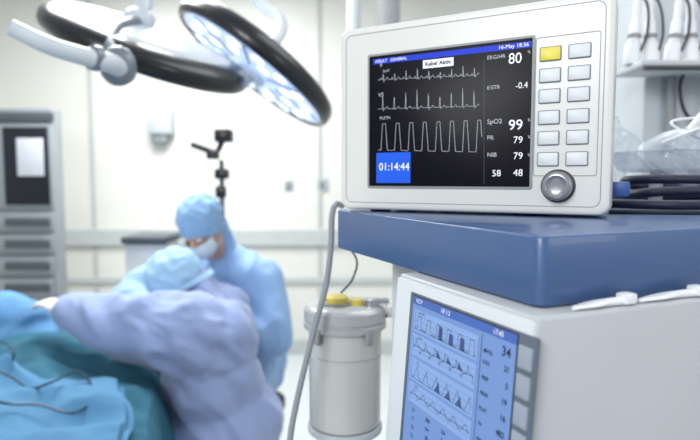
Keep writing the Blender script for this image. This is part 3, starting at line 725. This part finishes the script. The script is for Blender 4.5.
def person(label, D, gm, cm):
    g_ = D.get('g', 1.0)
    H, f, up_ = D['head'], D['f'].normalized(), V3((0, 0, 1))
    u = (up_-f*up_.dot(f)).normalized(); r = f.cross(u)
    HX = axes(H, r, f, u) @ Matrix.Rotation(D.get('roll', 0), 4, 'Y')
    t = thing('person', label, 'person', (D['pelvis'].x, D['pelvis'].y, 0))
    lat = D['lat'].normalized(); sp = (D['neck']-D['pelvis']).normalized(); dep = lat.cross(sp).normalized(); sp2 = dep.cross(lat)
    def tors(k): return axes(D['pelvis'].lerp(D['neck'], k), lat, dep, sp2)
    b = NB()
    ell(b, (0, -.010, .025), (.076, .095, .082), HX); ell(b, (0, .022, -.035), (.062, .070, .075), HX); ell(b, (0, .060, -.092), (.030, .030, .022), HX)
    ell(b, (0, .098, -.025), (.012, .018, .024), HX); ell(b, (0, .080, .02), (.05, .018, .012), HX); ell(b, (0, .088, -.066), (.024, .010, .009), HX)
    for s_ in (-1, 1): ell(b, (s_*.078, -.008, -.018), (.009, .019, .031), HX)
    chain(b, [(HX @ V3((0, -.03, -.06)), .055), (D['neck'], .058)])
    ell(b, (0, 0, 0), (.165, .10, .15), tors(.78)); ell(b, (0, 0, 0), (.135, .095, .17), tors(.45)); ell(b, (0, 0, 0), (.165, .12, .13), tors(.08))
    chain(b, [(D['neck'], .055), (D['arms'][0][0], .055)]); chain(b, [(D['neck'], .055), (D['arms'][1][0], .055)])
    for sh_, el, wr, tip, nn, cu, ts_ in D['arms']:
        chain(b, [(sh_, .056), (sh_.lerp(el, .5), .048), (el, .040), (el.lerp(wr, .3), .041), (wr, .027)]); hand(b, wr, tip-wr, nn, 0, cu, ts_)
    for hip, kn_, an, toe in D['legs']:
        chain(b, [(hip, .085), (hip.lerp(kn_, .5), .075), (kn_, .055), (kn_.lerp(an, .35), .055), (an, .036)]); chain(b, [(an, .036), (an+V3((0, 0, -.03)), .034), (toe, .026)])
    b = remesh(b, .0065, 3); build('body', b, M['skin'], t)
    for s_ in (-1, 1):
        e_ = NB(); ell(e_, (s_*.031, .079, .000), (.012, .011, .009), HX, 2); build('eye', e_, M['eye'], t)
    b = NB()
    ell(b, (0, 0, 0), (.205*g_, .130*g_, .17), tors(.80)); ell(b, (0, 0, 0), (.190*g_, .145*g_, .20), tors(.48)); ell(b, (0, 0, 0), (.205*g_, .175*g_, .17), tors(.08))
    chain(b, [(HX @ D.get('collar', V3((0, -.055, -.095))), .060), (D['neck'], .078)])
    ar = D.get('ar', (.088, .078, .068, .058, .042))
    for sh_, el, wr, tip, nn, cu, ts_ in D['arms']:
        chain(b, [(D['neck'], .075), (sh_, ar[0]), (sh_.lerp(el, .5), ar[1]), (el, ar[2]), (el.lerp(wr, .5), ar[3]), (wr-(wr-el).normalized()*.015, ar[4])])
    for p_, rad in D.get('extra', ()): ell(b, p_, rad)
    for hip, kn_, an, toe in D['legs']:
        chain(b, [(hip, .125), (kn_, .098), (kn_+V3((0, 0, -.14)), .10)])
    b = remesh(b, .009, 12); wrinkle(b, D.get('wa', .014), D.get('ws', (6, 6, 9)), 3, D.get('fine', .2), D.get('shear', 0)); build('gown', b, gm, t)
    b = NB()
    for hip, kn_, an, toe in D['legs']: chain(b, [(hip, .10), (kn_, .078), (an+V3((0, 0, .04)), .065)])
    b = remesh(b, .012, 4); build('trousers', b, M['scrub'], t)
    for hip, kn_, an, toe in D['legs']:
        b = NB(); chain(b, [(an+V3((0, 0, -.02)), .044), (toe, .040)]); b = remesh(b, .009, 3)
        for v in b.verts: v.co.z = max(v.co.z, .002)
        build('shoe', b, M['shoe'], t)
    for sh_, el, wr, tip, nn, cu, ts_ in D['arms']:
        b = NB(); hand(b, wr, tip-wr, nn, .0022, cu, ts_); chain(b, [(wr-(tip-wr).normalized()*.04, .036), (wr, .030)]); b = remesh(b, .0045, 2); build('glove', b, M['glove'], t)
    b = NB(); tt = bmesh.new(); bmesh.ops.create_icosphere(tt, subdivisions=5, radius=1)
    for v in tt.verts: v.co = V3((v.co.x*.094, v.co.y*.112, v.co.z*.106))+V3((0, -.018, .030))
    for v in tt.verts:
        v.co += v.co.normalized()*.005*(1-abs(noise.noise(v.co*22))*3)
    bmesh.ops.delete(tt, geom=[v for v in tt.verts if v.co.z < -.026+.46*v.co.y], context='VERTS')
    tt.transform(HX); merge(b, tt); cp = build('surgical_cap', b, cm, t)
    b = NB(); n = 48; rings = []
    for q in (-.012, 0, .012):
        rings.append([HX @ V3((.091*math.cos(a), -.016+.106*math.sin(a), -.018+.46*(-.016+.108*math.sin(a))+q)) for a in [2*PI*i/n for i in range(n)]])
    loft(b, rings, cap=False); build('cap_band', b, cm, cp)
    tt = bmesh.new(); bmesh.ops.create_icosphere(tt, subdivisions=5, radius=1)
    for v in tt.verts:
        v.co = V3((v.co.x*.070, v.co.y*.088, v.co.z*.078))+V3((0, .034, -.052))
        v.co.y += .003*math.sin(v.co.z*420)
    bmesh.ops.delete(tt, geom=[v for v in tt.verts if v.co.y < .038 or v.co.z > -.016], context='VERTS')
    tt.transform(HX); b = NB(); merge(b, tt); ms = build('face_mask', b, M['mask'], t)
    for s_ in (-1, 1):
        b = NB(); tube(b, [HX @ V3((s_*.064, .045, -.025)), HX @ V3((s_*.080, .01, .0)), HX @ V3((s_*.086, -.03, .01)), HX @ V3((s_*.06, -.09, .0))], .0022, 6); build('mask_tie', b, M['mask'], ms)
        b = NB(); tube(b, [HX @ V3((s_*.058, .045, -.09)), HX @ V3((s_*.072, -.0, -.075)), HX @ V3((s_*.05, -.07, -.06))], .0022, 6); build('mask_tie', b, M['mask'], ms)
    return t
def legs(pel, lat, fw, kz=.56, spread=.11, thigh=.40, ax=.05):
    out = []
    for s_ in (-1, 1):
        hip = pel+lat.normalized()*.09*s_; kn = hip+fw.normalized()*thigh+lat.normalized()*spread*.5*s_; kn.z = kz
        an = V3((kn.x, kn.y, .085))-fw.normalized()*ax; toe = V3((an.x, an.y, .045))+fw.normalized()*.15
        out.append((hip, kn, an, toe))
    return out
lat1 = V3((-.92, .38, 0))
pel1 = P(244, 368, 2.72)
D1 = dict(head=P(201, 226, 2.42), f=V3((-.26, -.72, -.68)), neck=P(222, 258, 2.60), pelvis=pel1, lat=lat1, g=1.10, collar=V3((0, -.07, -.10)),
    arms=[(P(260, 278, 2.54), P(274, 338, 2.46), P(215, 325, 2.33), P(196, 320, 2.30), V3((0, .3, -1)), .5, 1),
          (P(170, 275, 2.68), P(128, 296, 2.58), P(146, 306, 2.40), P(156, 308, 2.32), V3((0, .3, -1)), .5, -1)],
    legs=legs(pel1, lat1, V3((-.3, -.95, 0)), .53, .1, .38), ar=(.10, .094, .086, .070, .046), ws=(9, 9, 3.5), wa=.014, fine=.25)
person('surgeon in light blue gown and cap seated farther back, head bowed', D1, M['gown1'], M['cap'])
pel2 = P(226, 436, 2.08)
lat2 = V3((-.25, .95, 0))
D2 = dict(head=P(177, 283, 2.18), f=V3((-.62, -.12, -.78)), neck=P(202, 320, 2.14), pelvis=pel2, lat=lat2, g=1.28, collar=V3((0, -.07, -.075)),
    arms=[(P(194, 336, 1.98), P(118, 324, 1.96), P(66, 310, 2.0), P(42, 300, 2.04), V3((0, .1, -1)), .35, -1),
          (P(218, 320, 2.30), P(160, 318, 2.34), P(112, 308, 2.30), P(90, 304, 2.28), V3((0, .1, -1)), .35, 1)],
    extra=((P(150, 345, 1.97), (.16, .09, .09)), (P(222, 336, 2.05), (.14, .16, .13))),
    legs=legs(pel2, lat2, V3((-1, -.15, 0)), .47, .1, .33, .0), ar=(.155, .132, .106, .084, .056), ws=(3, 5, 8), wa=.020, fine=.25, shear=.8)
person('surgeon in lavender gown leaning left with one arm over the teal drape', D2, M['gown2'], M['cap2'])
for pel, l in ((pel1, 'round stool under the surgeon in light blue'), (pel2, 'round stool under the surgeon in lavender')):
    t = thing('surgical_stool', l, 'stool', (pel.x+.03, pel.y+.02, 0)); X = Matrix.Translation((pel.x+.03, pel.y+.02, 0)); z = pel.z-.16
    b = NB(); lathe(b, [(.15, z-.06), (.17, z-.045), (.17, z-.012), (.15, z)], X, 36); build('seat', b, M['rubber'], t)
    b = NB(); lathe(b, [(.025, .07), (.025, z-.055)], X, 20); build('column', b, M['steel'], t)
    b = NB()
    for k in range(5):
        a = 2*PI*k/5; tube(b, [X @ V3((0, 0, .09)), X @ V3((.12*math.cos(a), .12*math.sin(a), .08)), X @ V3((.24*math.cos(a), .24*math.sin(a), .055))], .016, 8)
    build('base', b, M['steel'], t)
    for k in range(5):
        a = 2*PI*k/5; b = NB(); c = X @ V3((.24*math.cos(a), .24*math.sin(a), .027)); w = V3((-math.sin(a), math.cos(a), 0))*.012; cyl(b, c-w, c+w, .026); build('caster', b, M['rubber'], t)

# ------------------------------------------------------------------ lights
def area(name, loc, target, size, power, col=(1, 1, 1)):
    l = bpy.data.lights.new(name, 'AREA'); l.shape = 'RECTANGLE'; l.size = size[0]; l.size_y = size[1]; l.energy = power; l.color = col
    o = bpy.data.objects.new(name, l); COL.objects.link(o); o.location = loc
    o.rotation_euler = (V3(target)-V3(loc)).to_track_quat('-Z', 'Y').to_euler(); return o
area('ceiling_panel_light', (-1.1, 3.0, 2.96), (-1.0, 3.0, 0), (1.6, .9), 98, (1, .995, .985))
area('ceiling_panel_light', (1.0, 1.6, 2.96), (1.0, 1.6, 0), (1.6, 1.6), 24, (.97, .99, 1))
area('front_fill_light', (-1.2, -1.3, 2.5), (.1, .8, 1.3), (1.0, .8), 44, (.98, .99, 1))  # added unseen fill behind the camera, keeps the monitor front bright
area('right_room_light', (1.5, -.4, 1.9), (.3, .7, 1.3), (.7, .7), 6, (1, .98, .95))
w = bpy.data.worlds.new('world'); scene.world = w; w.use_nodes = True
w.node_tree.nodes['Background'].inputs['Color'].default_value = (.88, .94, 1, 1); w.node_tree.nodes['Background'].inputs['Strength'].default_value = .52
